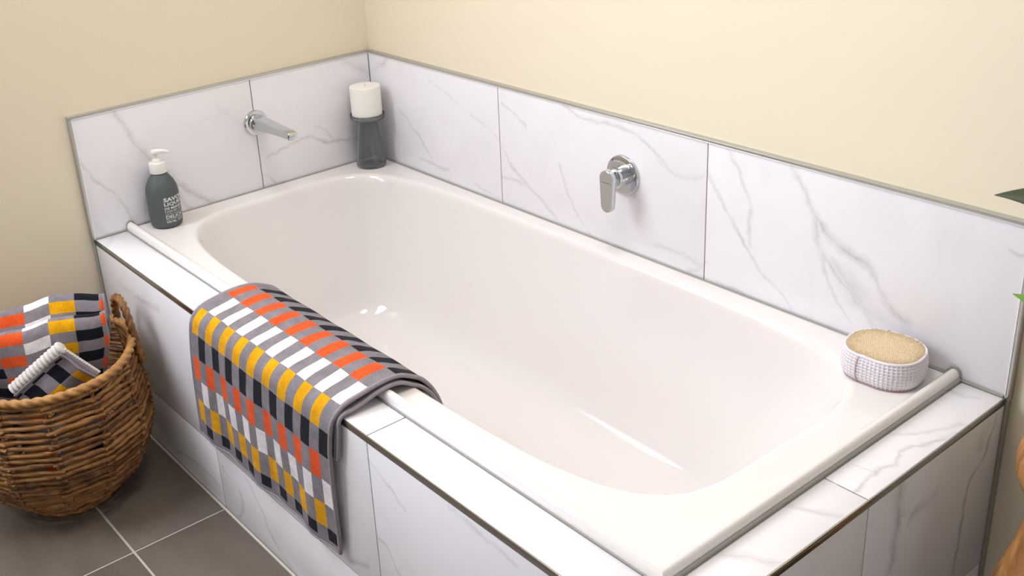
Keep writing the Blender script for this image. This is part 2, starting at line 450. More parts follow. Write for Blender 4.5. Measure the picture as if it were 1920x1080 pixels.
# splashback tiles: each a piece of its wall
def tile(face, a0, a1, b0, b1, parent, name, at):
    """a0..a1, b0..b1 in the plane, heights from the ledge"""
    t = MB(); th = 0.009; bv = 0.0007
    if face == 'left': t.box(-th, 0.0, a0, a1, b0 + Z0, b1 + Z0, bv)
    elif face == 'back': t.box(a0, a1, 0.0, th, b0 + Z0, b1 + Z0, bv)
    elif face == 'ledge': t.box(a0, a1, b0, b1, Z0 - th, Z0, bv)
    elif face == 'front': t.box(a0, a1, -W, -W + th, b0 + Z0, b1 + Z0, bv)
    elif face == 'right': t.box(L - th, L, a0, a1, b0 + Z0, b1 + Z0, bv)
    return t.build(name, marble(face, a0, a1, b0, b1), parent)
G = 0.0011
JL, JB1, JB2 = -0.3447, 0.5173, 1.1166
mb = MB(); mb.box(-TF, -0.0009, -W + 0.002, -0.0005, Z0 - 0.03, Z0 + H - 0.002)
mb.build('grout', M_grout, wall_left, smooth=False)
for a0, a1 in ((-W + 0.0015, JL - G), (JL + G, -0.001)):
    tile('left', a0, a1, -0.03, H - 0.0012, wall_left, 'splash_tile', 0)
mb = MB(); mb.box(0.0005, L - 0.002, 0.0009, TF, Z0 - 0.03, Z0 + H - 0.002)
mb.build('grout', M_grout, wall_back, smooth=False)
for a0, a1 in ((0.001, JB1 - G), (JB1 + G, JB2 - G), (JB2 + G, L - 0.0015)):
    tile('back', a0, a1, -0.03, H - 0.0012, wall_back, 'splash_tile', 0)

# metal edge trims round the splashback
def trim_strip(n, segs, label, lip):
    mb = MB()
    for s in segs: mb.box(*s, 0.0006)
    o = mb.build(n, M_trim)
    mb = MB(); mb.box(*lip, 0.0003); mb.build('inner_lip', M_lip, o)
    return tag(o, label, kind='structure')
tw = 0.0050
trim_strip('trim_1', [(-TF, 0.0008, -W - tw, 0.0, Z0 + H - 0.0010, Z0 + H + tw)], 'satin metal trim along the top of the tiles at the spout end', (0.0002, 0.0016, -W + 0.0002, 0.0, Z0 + H - 0.0022, Z0 + H - 0.0004))
trim_strip('trim_2', [(0.0, L + tw, -0.0008, TF, Z0 + H - 0.0010, Z0 + H + tw)], 'satin metal trim along the top of the tiles on the long wall', (0.0016, L - 0.0002, -0.0016, -0.0002, Z0 + H - 0.0020, Z0 + H - 0.0004))
trim_strip('trim_3', [(-TF, 0.0008, -W - tw, -W + 0.0012, Z0 - 0.004, Z0 + H - 0.0012)], 'satin metal trim down the left end of the splash tiles', (0.0002, 0.0016, -W + 0.0002, -W + 0.0022, Z0 + 0.001, Z0 + H - 0.0022))
trim_strip('trim_4', [(L - 0.0012, L + tw, -0.0008, TF, Z0 - 0.004, Z0 + H - 0.0012)], 'satin metal trim down the right end of the splash tiles', (L - 0.0022, L - 0.0002, -0.0016, -0.0002, Z0 + 0.001, Z0 + H - 0.0020))
# sealant beads where the surround meets the painted walls and the floor
mb = MB(); mb.box(-TF + 0.0002, -0.0006, -W - 0.0028, -W + 0.004, 0.0, Z0 - 0.0045, 0.0008)
tag(mb.build('trim_5', M_seal), 'grey sealant line between bath front and left wall', kind='structure')
mb = MB(); mb.box(L - 0.006, L + 0.0036, 0.0, TF - 0.0002, 0.0, Z0 - 0.0045, 0.0008)
tag(mb.build('trim_6', M_seal), 'dark sealant line between bath end panel and long wall', kind='structure')
mb = MB(); mb.tube([(0.004, -W - 0.0032, 0.0), (L + 0.0032, -W - 0.0032, 0.0), (L + 0.0032, -0.004, 0.0)], 0.0030, 8)
tag(mb.build('trim_7', plain('pale_sealant', lin(205, 200, 184), 0.6)), 'pale sealant line between bath surround and floor tiles', kind='structure')

# ------------------------------------------------------------------ tiled bath surround
sur = thing('bath_surround', 'boxed-in bath surround clad in white marble-look tiles with grey veins', 'bath surround', (L / 2, -W / 2, 0))
def sub(mb, name, mat, **k):
    """mesh given in room coordinates, made a child of the surround"""
    o = mb.build(name, mat, sur, **k); o.matrix_parent_inverse = Matrix.Translation((-L / 2, W / 2, 0)); return o
mb = MB()
mb.box(0.0008, L - 0.0010, -W + 0.0010, -W + 0.05, 0.0002, Z0 - 0.0010)
mb.box(L - 0.05, L - 0.0010, -W + 0.05, -0.0010, 0.0002, Z0 - 0.0010)
mb.box(0.0008, L - 0.05, -W + 0.05, -0.7075, Z0 - 0.03, Z0 - 0.0010)
sub(mb, 'grout_backing', M_grout, smooth=False)
JU1, JU2, ZJ, JR = 0.5015, 1.1015, -0.3156, -0.3728
TT = 0.0118                            # depth of the edge trim
def stile(*a):
    o = tile(*a[:5], sur, a[5], 0); o.matrix_parent_inverse = Matrix.Translation((-L / 2, W / 2, 0))
for a0, a1 in ((0.001, JU1 - G), (JU1 + G, JU2 - G), (JU2 + G, L - 0.0012)):
    stile('front', a0, a1, ZJ + G, -TT - 0.0006, 'apron_tile')
    stile('front', a0, a1, -Z0 + 0.001, ZJ - G, 'apron_tile')
for a0, a1 in ((-W + 0.0095, JR - G), (JR + G, -0.0008)):
    stile('right', a0, a1, ZJ + G, -TT - 0.0006, 'apron_tile')
    stile('right', a0, a1, -Z0 + 0.001, ZJ - G, 'apron_tile')
for a0, a1 in ((0.001, JU1 - G), (JU1 + G, JU2 - G), (JU2 + G, 1.6362)):
    stile('ledge', a0, a1, -W + 0.0022, -0.7062, 'ledge_tile')
for b0, b1 in ((-W + 0.0022, JR - G), (JR + G, -0.0008)):
    stile('ledge', 1.6382, L - 0.0022, b0, b1, 'ledge_tile')
mb = MB()
mb.box(0.0012, L + 0.0006, -W - 0.0006, -W + 0.0085, Z0 - TT, Z0 - 0.0012, 0.0005)
mb.box(0.0012, L + 0.0006, -W - 0.0006, -W + 0.0016, Z0 - 0.0016, Z0 + 0.0006, 0.0004)
sub(mb, 'edge_trim', M_trimdark)
mb = MB()
mb.box(L - 0.0085, L + 0.0006, -W + 0.0086, -0.0012, Z0 - TT, Z0 - 0.0012, 0.0005)
mb.box(L - 0.0016, L + 0.0006, -W + 0.0017, -0.0012, Z0 - 0.0016, Z0 + 0.0006, 0.0004)
sub(mb, 'edge_trim', M_trimdark)

# ------------------------------------------------------------------ bathtub
tub = thing('bathtub', 'long white acrylic bathtub with rounded raised lip set into marble tiles', 'bathtub', (0.82, -0.34, Z0))
BX, BY = 1.637, -0.705          # outer edge of the lip
ZR = 0.0048                     # height of the flat rim
TU = Matrix.Translation((-0.82, 0.34, -Z0))
mb = MB()
NS = 60
fx, fy = BX - 0.026, BY + 0.026
rect = []
for i in range(NS): rect.append((fx * i / NS, fy))
for i in range(NS // 2): rect.append((fx, fy + (0 - fy) * i / (NS // 2)))
for i in range(NS): rect.append((fx * (1 - i / NS), -0.0005))
for i in range(NS // 2): rect.append((0.0005, fy * i / (NS // 2)))
def bowl(il, ir, isd, n, z):
    x0, x1 = 0.053 + il, 1.557 - ir; y0, y1 = -0.648 + isd, -0.034 - isd
    cx, cy = (x0 + x1) / 2, (y0 + y1) / 2; a, b_ = (x1 - x0) / 2, (y1 - y0) / 2
    out = []
    for (px, py) in rect:
        dx, dy = (px - 0.805) / 0.81, (py + 0.341) / 0.341
        k = (abs(dx) ** n + abs(dy) ** n) ** (-1 / n)
        out.append((cx + dx * k * a, cy + dy * k * b_, Z0 + z))
    return out
lps = [[(x, y, Z0 + ZR) for x, y in rect]]
lps.append(bowl(-0.004, -0.004, -0.002, 5.0, ZR))
for il, ir, isd, n, z in ((0.000, 0.000, 0.000, 5, .0044), (.004, .004, .004, 5, .0028), (.0075, .008, .0070, 5, -.0008), (.010, .012, .0095, 5, -.006), (.012, .016, .011, 4.9, -.014),
        (.018, .030, .016, 5, -.04), (.030, .062, .026, 5.1, -.09), (.048, .115, .043, 5.2, -.16), (.068, .170, .060, 5.4, -.23), (.082, .205, .072, 5.5, -.275),
        (.092, .225, .081, 5.5, -.305), (.099, .236, .088, 5.5, -.319), (.107, .247, .096, 5.5, -.331), (.117, .259, .106, 5.5, -.341), (.130, .273, .118, 5.4, -.349), (.147, .292, .135, 5.2, -.355), (.170, .318, .157, 5, -.359), (.21, .36, .190, 4.5, -.3615), (.40, .55, .26, 3, -.363)):
    lps.append(bowl(il, ir, isd, n, z))
o0 = mb.loops(lps)
n = len(rect); last = o0 + (len(lps) - 1) * n
mb.v.append((0.78, -0.341, Z0 - .364)); ctr = len(mb.v) - 1
for j in range(n): mb.f.append((last + j, last + (j + 1) % n, ctr))
# raised lip along the front and right edges (profile: inward offset from the outer edge, height)
LIP = [(0.0006, -0.006), (0.0004, 0.0), (0.0, 0.009), (0.0008, 0.0125), (0.0028, 0.0162), (0.006, 0.0188), (0.010, 0.0198), (0.0138, 0.0186), (0.0172, 0.0150), (0.0196, 0.0104), (0.0222, 0.0068), (0.0262, ZR), (0.030, ZR - 0.0006)]
ls = []
for q in range(3):
    l = []
    for off, z in LIP:
        x = 0.0005 if q == 0 else BX - off
        y = -0.0005 if q == 2 else BY + off
        l.append((x, y, Z0 + z))
    ls.append(l)
# rounded mitre: split each run finely so that the corner stays crisp
mb.loops(ls, close=False)
o = mb.build('shell', M_tub, tub, sharp=50); o.matrix_parent_inverse = TU
# sealant along walls and ledge, following the lip
def lip_z(off):
    p = LIP[1:12]
    return interp([(a, b) for a, b in p], off) if off < p[-1][0] else ZR
pth = [(0.0019, y, Z0 + 0.0022) for y in (-W + 0.003, BY - 0.008)]
for off in (-0.004, -0.0008, 0.0, 0.0008, 0.0028, 0.006, 0.010, 0.0138, 0.0172, 0.0196, 0.0222, 0.0262):
    pth.append((0.0019, BY + off, Z0 + 0.0014 + (0.0010 if off < 0 else lip_z(off))))
pth += [(0.0019, y, Z0 + ZR + 0.0006) for y in (-0.6, -0.4, -0.2, -0.004)]
mb = MB(); mb.tube(pth, 0.0017, 8)
pth = [(L - 0.003, -0.0024, Z0 + 0.0026), (BX + 0.008, -0.0024, Z0 + 0.0026)]
for off in (-0.004, -0.0008, 0.0, 0.0008, 0.0028, 0.006, 0.010, 0.0138, 0.0172, 0.0196, 0.0222, 0.0262):
    pth.append((BX - off, -0.0024, Z0 + 0.0016 + (0.0012 if off < 0 else lip_z(off))))
pth += [(x, -0.0024, Z0 + ZR + 0.0006) for x in (1.5, 1.2, 0.9, 0.6, 0.3, 0.004)]
mb.tube(pth, [0.0022] * 20, 8)
mb.tube([(0.002, BY - 0.0004, Z0 + 0.0018), (0.8, BY - 0.0004, Z0 + 0.0018), (BX - 0.01, BY - 0.0004, Z0 + 0.0018)], 0.0016, 8)
mb.tube([(BX + 0.0008, BY - 0.002, Z0 + 0.0036), (BX + 0.0008, -0.35, Z0 + 0.0036), (BX + 0.0008, -0.004, Z0 + 0.0036)], 0.0034, 8)
o = mb.build('sealant', M_seal, tub); o.matrix_parent_inverse = TU
# ------------------------------------------------------------------ wall spout
sp = thing('bath_spout', 'chrome bath spout on round wall plate above the bath end', 'spout', (0.0, -0.344, Z0 + 0.177))
mb = MB(); mb.lathe([(0.0, 0.0), (0.0310, 0.0), (0.0312, 0.0042), (0.0300, 0.0060), (0.0265, 0.0072), (0.0232, 0.0074)], 48, axis='x')
mb.build('wall_plate', M_chrome, sp)
mb = MB(); mb.lathe([(0.0235, 0.003), (0.0232, 0.0066), (0.0205, 0.0072), (0.0202, 0.0100), (0.0225, 0.0106), (0.0225, 0.0150), (0.0210, 0.0172), (0.0, 0.0180)], 48, axis='x')
mb.build('collar', M_chrome, sp)
mb = MB()
def rrect(hw, hh, r, n=5):
    out = []
    for (sx, sy, a0) in ((1, 1, 0), (-1, 1, 90), (-1, -1, 180), (1, -1, 270)):
        for i in range(n + 1):
            a = radians(a0 + 90 * i / n)
            out.append((sx * (hw - r) + r * cos(a), sy * (hh - r) + r * sin(a)))
    return out
ls = []
for x, zc, hw, hh in ((0.012, 0.001, .0165, .0165), (0.022, 0.0020, .0162, .0160), (0.04, 0.0030, .0155, .0145), (0.07, 0.0038, .0145, .0128), (0.11, 0.0042, .0134, .0110), (0.15, 0.0042, .0126, .0096), (0.176, 0.0040, .0122, .0088), (0.1810, 0.0036, .0116, .0080), (0.1826, 0.0032, .0104, .0066)):
    ls.append([(x, a, zc + b) for a, b in rrect(hw, hh, min(.0036, hh * .5))])
mb.loops(ls, True, True, True)
mb.build('spout_arm', M_chrome, sp, sharp=40)
mb = MB(); mb.lathe([(0.0, -0.008), (0.0078, -0.008), (0.0080, -0.0075), (0.0080, -0.003)], 24, (0.168, 0, 0.001))
mb.build('outlet', plain('dark_aerator', (0.05, 0.05, 0.05, 1), 0.5), sp)

# ------------------------------------------------------------------ mixer
mx = thing('bath_mixer', 'chrome wall mixer with round plate and paddle lever above the bath', 'mixer tap', (0.905, 0.0, Z0 + 0.170))
mb = MB(); mb.lathe([(0.0, 0.0), (0.0425, 0.0), (0.0427, -0.0045), (0.0415, -0.0068), (0.0385, -0.0078), (0.020, -0.0078)], 64, axis='y')
mb.build('wall_plate', M_chrome, mx)
mb = MB(); mb.lathe([(0.0215, -0.007), (0.0215, -0.0185), (0.0209, -0.0190), (0.0209, -0.0198), (0.0215, -0.0203), (0.0215, -0.031), (0.0205, -0.0322), (0.0, -0.0322)], 48, axis='y')
mb.build('sleeve', M_chrome, mx)
lv = MB()
def paddle(s=1.0):
    out = []
    for i in range(13):
        a = pi * i / 12
        out.append((0.0185 * s * cos(a), 0.008 + 0.0185 * s * sin(a)))
    for i in range(1, 4):
        t = i / 4; out.append((lerp(-0.0185, -0.0148, t) * s, lerp(0.008, -0.048, t)))
    for i in range(13):
        a = pi + pi * i / 12
        out.append((0.0148 * s * cos(a), -0.048 + 0.0148 * s * sin(a)))
    for i in range(1, 4):
        t = i / 4; out.append((lerp(0.0148, 0.0185, t) * s, lerp(-0.048, 0.008, t)))
    return out
LX, LZ = 0.0085, 0.0
ls = []
for y, s in ((-0.0485, 0.90), (-0.0500, 0.975), (-0.0520, 1.0), (-0.0590, 1.0), (-0.0606, 0.975), (-0.0612, 0.93)):
    ls.append([(LX + a, y + 0.03 * min(0, b) * 0.12, LZ + b) for a, b in paddle(s)])
lv.loops(ls, True, True, True)
lever = lv.build('lever', M_chrome, mx, sharp=30)
mb = MB()
ls = []
for y, r, cx_, cz_ in ((-0.031, 0.0205, 0.0, 0.0), (-0.034, 0.0210, 0.001, 0.001), (-0.042, 0.0200, 0.005, 0.005), (-0.0505, 0.0180, LX, 0.008)):
    ls.append([(cx_ + r * sin(2 * pi * i / 40), y, cz_ + r * cos(2 * pi * i / 40)) for i in range(40)])
mb.loops(ls, True, True, True)
mb.build('lever_hub', M_chrome, lever)
# small dark maker's line between two dots on the lever face
mb = MB()
yl = -0.0613
mb.lathe([(0.0, yl - 0.0002), (0.0009, yl - 0.0002), (0.0009, yl + 0.0004)], 10, (LX - 0.0118, 0, 0.001), axis='y')
mb.lathe([(0.0, yl - 0.0002), (0.0009, yl - 0.0002), (0.0009, yl + 0.0004)], 10, (LX + 0.0118, 0, 0.001), axis='y')
for i in range(7):
    x = LX - 0.0072 + i * 0.0024
    mb.box(x - 0.0004, x + 0.0004, yl - 0.0002, yl + 0.0004, 0.0000, 0.0022)
    if i % 2: mb.box(x, x + 0.0014, yl - 0.0002, yl + 0.0004, 0.0000 + 0.0009 * (i % 3), 0.0005 + 0.0009 * (i % 3))
mb.build('logo_mark', plain('etched_mark', (0.06, 0.06, 0.065, 1), 0.5), lever, smooth=False)

# ------------------------------------------------------------------ soap bottle
M_white_pl = plain('white_plastic', lin(232, 228, 222), 0.35)
soap = thing('soap_bottle', 'matte dark grey pump bottle of liquid soap with white lettering', 'soap bottle', (0.0445, -0.624, Z0 + ZR + 0.0004), radians(-21))
M_bottle = plain('matte_grey_plastic', lin(80, 87, 87), 0.55, noise=0.05, scale=60)
prof = [(0.0, 0.0), (0.026, 0.0), (0.031, 0.0008), (0.0345, 0.0035), (0.0362, 0.008), (0.0368, 0.016), (0.0370, 0.05), (0.0370, 0.078), (0.0362, 0.088), (0.0338, 0.098), (0.0295, 0.108), (0.0240, 0.117), (0.0190, 0.124), (0.0165, 0.128), (0.0160, 0.134)]
mb = MB(); mb.lathe(prof, 56); mb.build('body', M_bottle, soap, sharp=60)
mb = MB(); mb.lathe([(0.0160, 0.1285), (0.0190, 0.1285), (0.0194, 0.1300), (0.0192, 0.1500), (0.0184, 0.1522), (0.0120, 0.1530), (0.0108, 0.1550), (0.0100, 0.1590), (0.0075, 0.1605), (0.0, 0.1605)], 40)
for i in range(40):
    pass
mb.build('cap', M_white_pl, soap)
mb = MB(); mb.lathe([(0.0048, 0.158), (0.0046, 0.172), (0.0070, 0.1735), (0.0105, 0.175), (0.0108, 0.1785), (0.0098, 0.1805), (0.0, 0.1812)], 28)
noz = smooth_path([(0.000, 0, 0.1775), (0.012, 0, 0.1780), (0.024, 0, 0.1778), (0.032, 0, 0.1752)], 10)
na = radians(21 + 47)
noz = [(p.x * cos(na), p.x * sin(na), p.z) for p in noz]
mb.tube(noz, [0.0062, 0.0060, 0.0056, 0.0052, 0.0047, 0.0043, 0.0040, 0.0037, 0.0035, 0.0034], 12)
mb.build('pump_head', M_white_pl, soap)
# lettering, bent round the bottle
def lettering(lines, R, a0, width, parent, mat):
    mbx = MB()
    for txt, ztop, hgt, bold in lines:
        cu = bpy.data.curves.new('txt', 'FONT'); cu.body = txt; cu.size = 1.0; cu.offset = bold; cu.resolution_u = 2
        ob = bpy.data.objects.new('txt', cu); C.objects.link(ob)
        dg = bpy.context.evaluated_depsgraph_get(); dg.update()
        me = bpy.data.meshes.new_from_object(ob.evaluated_get(dg))
        bm = bmesh.new(); bm.from_mesh(me)
        xs = [v.co.x for v in bm.verts]; ys = [v.co.y for v in bm.verts]
        x0, x1, y0, y1 = min(xs), max(xs), min(ys), max(ys)
        bm.verts.index_update()
        pts = []
        for v in bm.verts:
            u = (v.co.x - x0) / (x1 - x0) * width; zz = ztop - hgt + (v.co.y - y0) / (y1 - y0) * hgt
            an = a0 + u / R
            pts.append((R * cos(an), R * sin(an), zz))
        mbx.add(pts, [[v.index for v in f.verts] for f in bm.faces])
        bm.free(); bpy.data.meshes.remove(me); bpy.data.objects.remove(ob); bpy.data.curves.remove(cu)
    return mbx.build('lettering', mat, parent, smooth=False, fixn=False)
M_ink = plain('white_print', lin(214, 216, 212), 0.6)
lettering([('SAVON', 0.0760, 0.0098, 0.035), ('LIQUIDE', 0.0645, 0.0098, 0.03), ('DE MARSEILLE', 0.0530, 0.0058, 0.02), ('LIQUID SOAP', 0.0455, 0.0062, 0.0),
           ('LIQUID MARSEILLE SOAP', 0.0378, 0.0030, 0.0), ('DELICATE', 0.0336, 0.0082, 0.02), ('DELICATE FRAGRANCE', 0.0238, 0.0028, 0.0), ('300 ML, 10 FL OZ', 0.0198, 0.0052, 0.02)],
          0.03725, radians(-1), 0.058, soap, M_ink)

# ------------------------------------------------------------------ candle holder and candle
CX, CY = 0.0572, -0.0560
M_smoke = plain('smoked_glass', (0.56, 0.575, 0.59, 1), 0.04, **{'Transmission_Weight': 0.92, 'IOR': 1.40})
ch = thing('candle_holder', 'smoked grey glass candle holder standing in the bath corner', 'candle holder', (CX, CY, Z0 + ZR + 0.0004))
mb = MB()
mb.lathe([(0.0, 0.0045), (0.0335, 0.0045), (0.0355, 0.0075), (0.0352, 0.018), (0.0318, 0.045), (0.0276, 0.075), (0.0240, 0.100), (0.0220, 0.113), (0.0212, 0.1205), (0.0, 0.1215)][::-1] +
         [(0.0, 0.0), (0.0350, 0.0), (0.0380, 0.0018), (0.0388, 0.006), (0.0382, 0.018), (0.0348, 0.045), (0.0306, 0.075), (0.0270, 0.100), (0.0250, 0.113), (0.0243, 0.1205), (0.0256, 0.1246), (0.0, 0.1248)], 64)
mb.v = mb.v[:]  # stem with hollow core
mb.build('stem', M_smoke, ch, sharp=60)
mb = MB()
mb.lathe([(0.0, 0.1254), (0.030, 0.1254), (0.0400, 0.1262), (0.0440, 0.1290), (0.0452, 0.1330), (0.0448, 0.1395), (0.0430, 0.1408), (0.0418, 0.1395), (0.0414, 0.1340), (0.0395, 0.1310), (0.0, 0.1305)], 64)
mb.build('dish', M_smoke, ch, sharp=60)
cd = thing('pillar_candle', 'short ivory pillar candle on the smoked glass holder', 'candle', (CX, CY, Z0 + ZR + 0.1320))
M_wax = plain('ivory_wax', lin(243, 239, 230), 0.5, **{'Subsurface_Weight': 0.25, 'Subsurface_Radius': (0.02, 0.015, 0.01)})
mb = MB(); mb.lathe([(0.0, 0.0), (0.0382, 0.0), (0.0392, 0.001), (0.0394, 0.004), (0.0396, 0.078), (0.0388, 0.0812), (0.0365, 0.0822), (0.015, 0.0812), (0.004, 0.0795), (0.0, 0.0790)], 56)
mb.build('wax', M_wax, cd, sharp=50)
mb = MB(); mb.tube([(0, 0, 0.078), (0.0004, 0, 0.0825), (0.0012, 0.0004, 0.0865)], 0.0009, 8)
mb.build('wick', plain('cotton_wick', lin(205, 198, 178), 0.9), cd)

# ------------------------------------------------------------------ bath sponge
SX, SY = 1.5450, -0.0730
spg = thing('bath_sponge', 'oval bath sponge with white waffle side and sisal scrubbing top', 'sponge', (SX, SY, Z0 + ZR + 0.0004), radians(9))
M_waffle = plain('white_waffle_cotton', lin(232, 226, 230), 0.9, bump=0.25, bscale=900)
def oval(t, s=1.0):
    c_, s_ = cos(t), sin(t); n = 2.35
    k = (abs(c_) ** n + abs(s_) ** n) ** (-1 / n)
    y = 0.0570 * s_ * k * s
    x = 0.0640 * c_ * k * s
    # waist on the front long side, like a kidney
    if s_ < 0: y += 0.0035 * math.exp(-((x + 0.012) / 0.022) ** 2) * s
    return x, y
NA, NH, HS = 360, 60, 0.047
mb = MB(); ls = []
cellA = 60; cellH = 9
for j in range(NH + 1):
    v = j / NH; z = 0.0012 + v * HS
    bulge = 1.0 - 0.05 * (2 * v - 1) ** 4 - 0.03 * (1 - v) ** 6 + 0.012 * sin(pi * v)
    l = []
    for i in range(NA):
        t = 2 * pi * i / NA
        g = max(abs(cos(pi * t / (2 * pi) * cellA)) ** 5, abs(cos(pi * v * cellH)) ** 5)
        x, y = oval(t, bulge); d = math.hypot(x, y); h = 0.0022 * (g - 0.7) * (1 if 0.03 < v < 0.97 else 0)
        l.append((x * (1 + h / d), y * (1 + h / d), z))
    ls.append(l)
mb.loops(ls, True, True, False)
mb.build('waffle_side', M_waffle, spg, sharp=70)
# rolled rim, dark-stitched base seam and side seam
M_rim = plain('white_binding', lin(236, 232, 238), 0.85, bump=0.3, bscale=700)
mb = MB(); mb.tube([(*oval(2 * pi * i / 90, 0.945), 0.0012 + HS - 0.0002) for i in range(90)], 0.0023, 10, closed=True)
mb.build('rim_binding', M_rim, spg)
M_stitch = plain('taupe_stitching', lin(176, 150, 146), 0.9)
mb = MB(); mb.tube([(*oval(2 * pi * i / 90, 0.930), 0.0014) for i in range(90)], 0.0014, 8, closed=True, lobes=2, pitch=0.005)
mb.build('base_seam', M_stitch, spg)
ts = radians(250)
mb = MB(); mb.tube([(oval(ts, 1.004 - 0.05 * (2 * v - 1) ** 4)[0] - 0.002 * sin(pi * v), oval(ts, 1.004 - 0.05 * (2 * v - 1) ** 4)[1] - 0.0003, 0.002 + v * (HS - 0.002)) for v in [k / 12 for k in range(13)]], 0.0008, 6)
mb.build('side_seam', M_stitch, spg)
# sisal top: rows of knitted loops, tilted rows as in a knit
M_sisal = plain('natural_sisal', lin(228, 208, 172), 0.9, noise=0.16, scale=260)
mb = MB()
top = 0.0012 + HS + 0.0004
mb.loops([[(*oval(2 * pi * i / 72, s), top + h) for i in range(72)] for s, h in ((0.93, -0.002), (0.92, 0.0004), (0.86, 0.0016), (0.6, 0.0022), (0.2, 0.0024))], True, True, True)
pad = mb.build('sisal_top', M_sisal, spg, sharp=60)
mb = MB(); rr = random.Random(3)
stp, row = 0.0030, 0.0036
for a in range(-26, 27):
    for b in range(-18, 19):
        x = a * stp + (0.5 * stp if b % 2 else 0) + rr.uniform(-.0004, .0004); y = b * row + rr.uniform(-.0004, .0004) + 0.0022 * sin(a * 0.21)
        t = math.atan2(y / 0.057, x / 0.0640); ox, oy = oval(t, 0.925)
        if math.hypot(x, y) > math.hypot(ox, oy): continue
        an = 0.75 + rr.uniform(-.3, .3); L_ = 0.0021; rd = 0.0010
        ux, uy = cos(an), sin(an); zc = top + 0.0021 + rr.uniform(-.0002, .0003)
        P = [(x - ux * L_, y - uy * L_, zc - 0.0008), (x, y, zc + 0.0015), (x + ux * L_, y + uy * L_, zc - 0.0008)]
        o_ = len(mb.v); nx, ny = -uy, ux
        mb.v += [P[0], (x + nx * rd, y + ny * rd, zc), (x - nx * rd, y - ny * rd, zc), P[1], P[2]]
        mb.f += [(o_, o_ + 1, o_ + 3), (o_, o_ + 3, o_ + 2), (o_ + 4, o_ + 3, o_ + 1), (o_ + 4, o_ + 2, o_ + 3)]
lo = mb.build('knit_loops', M_sisal, pad, fixn=False, sharp=80); lo['kind'] = 'stuff'

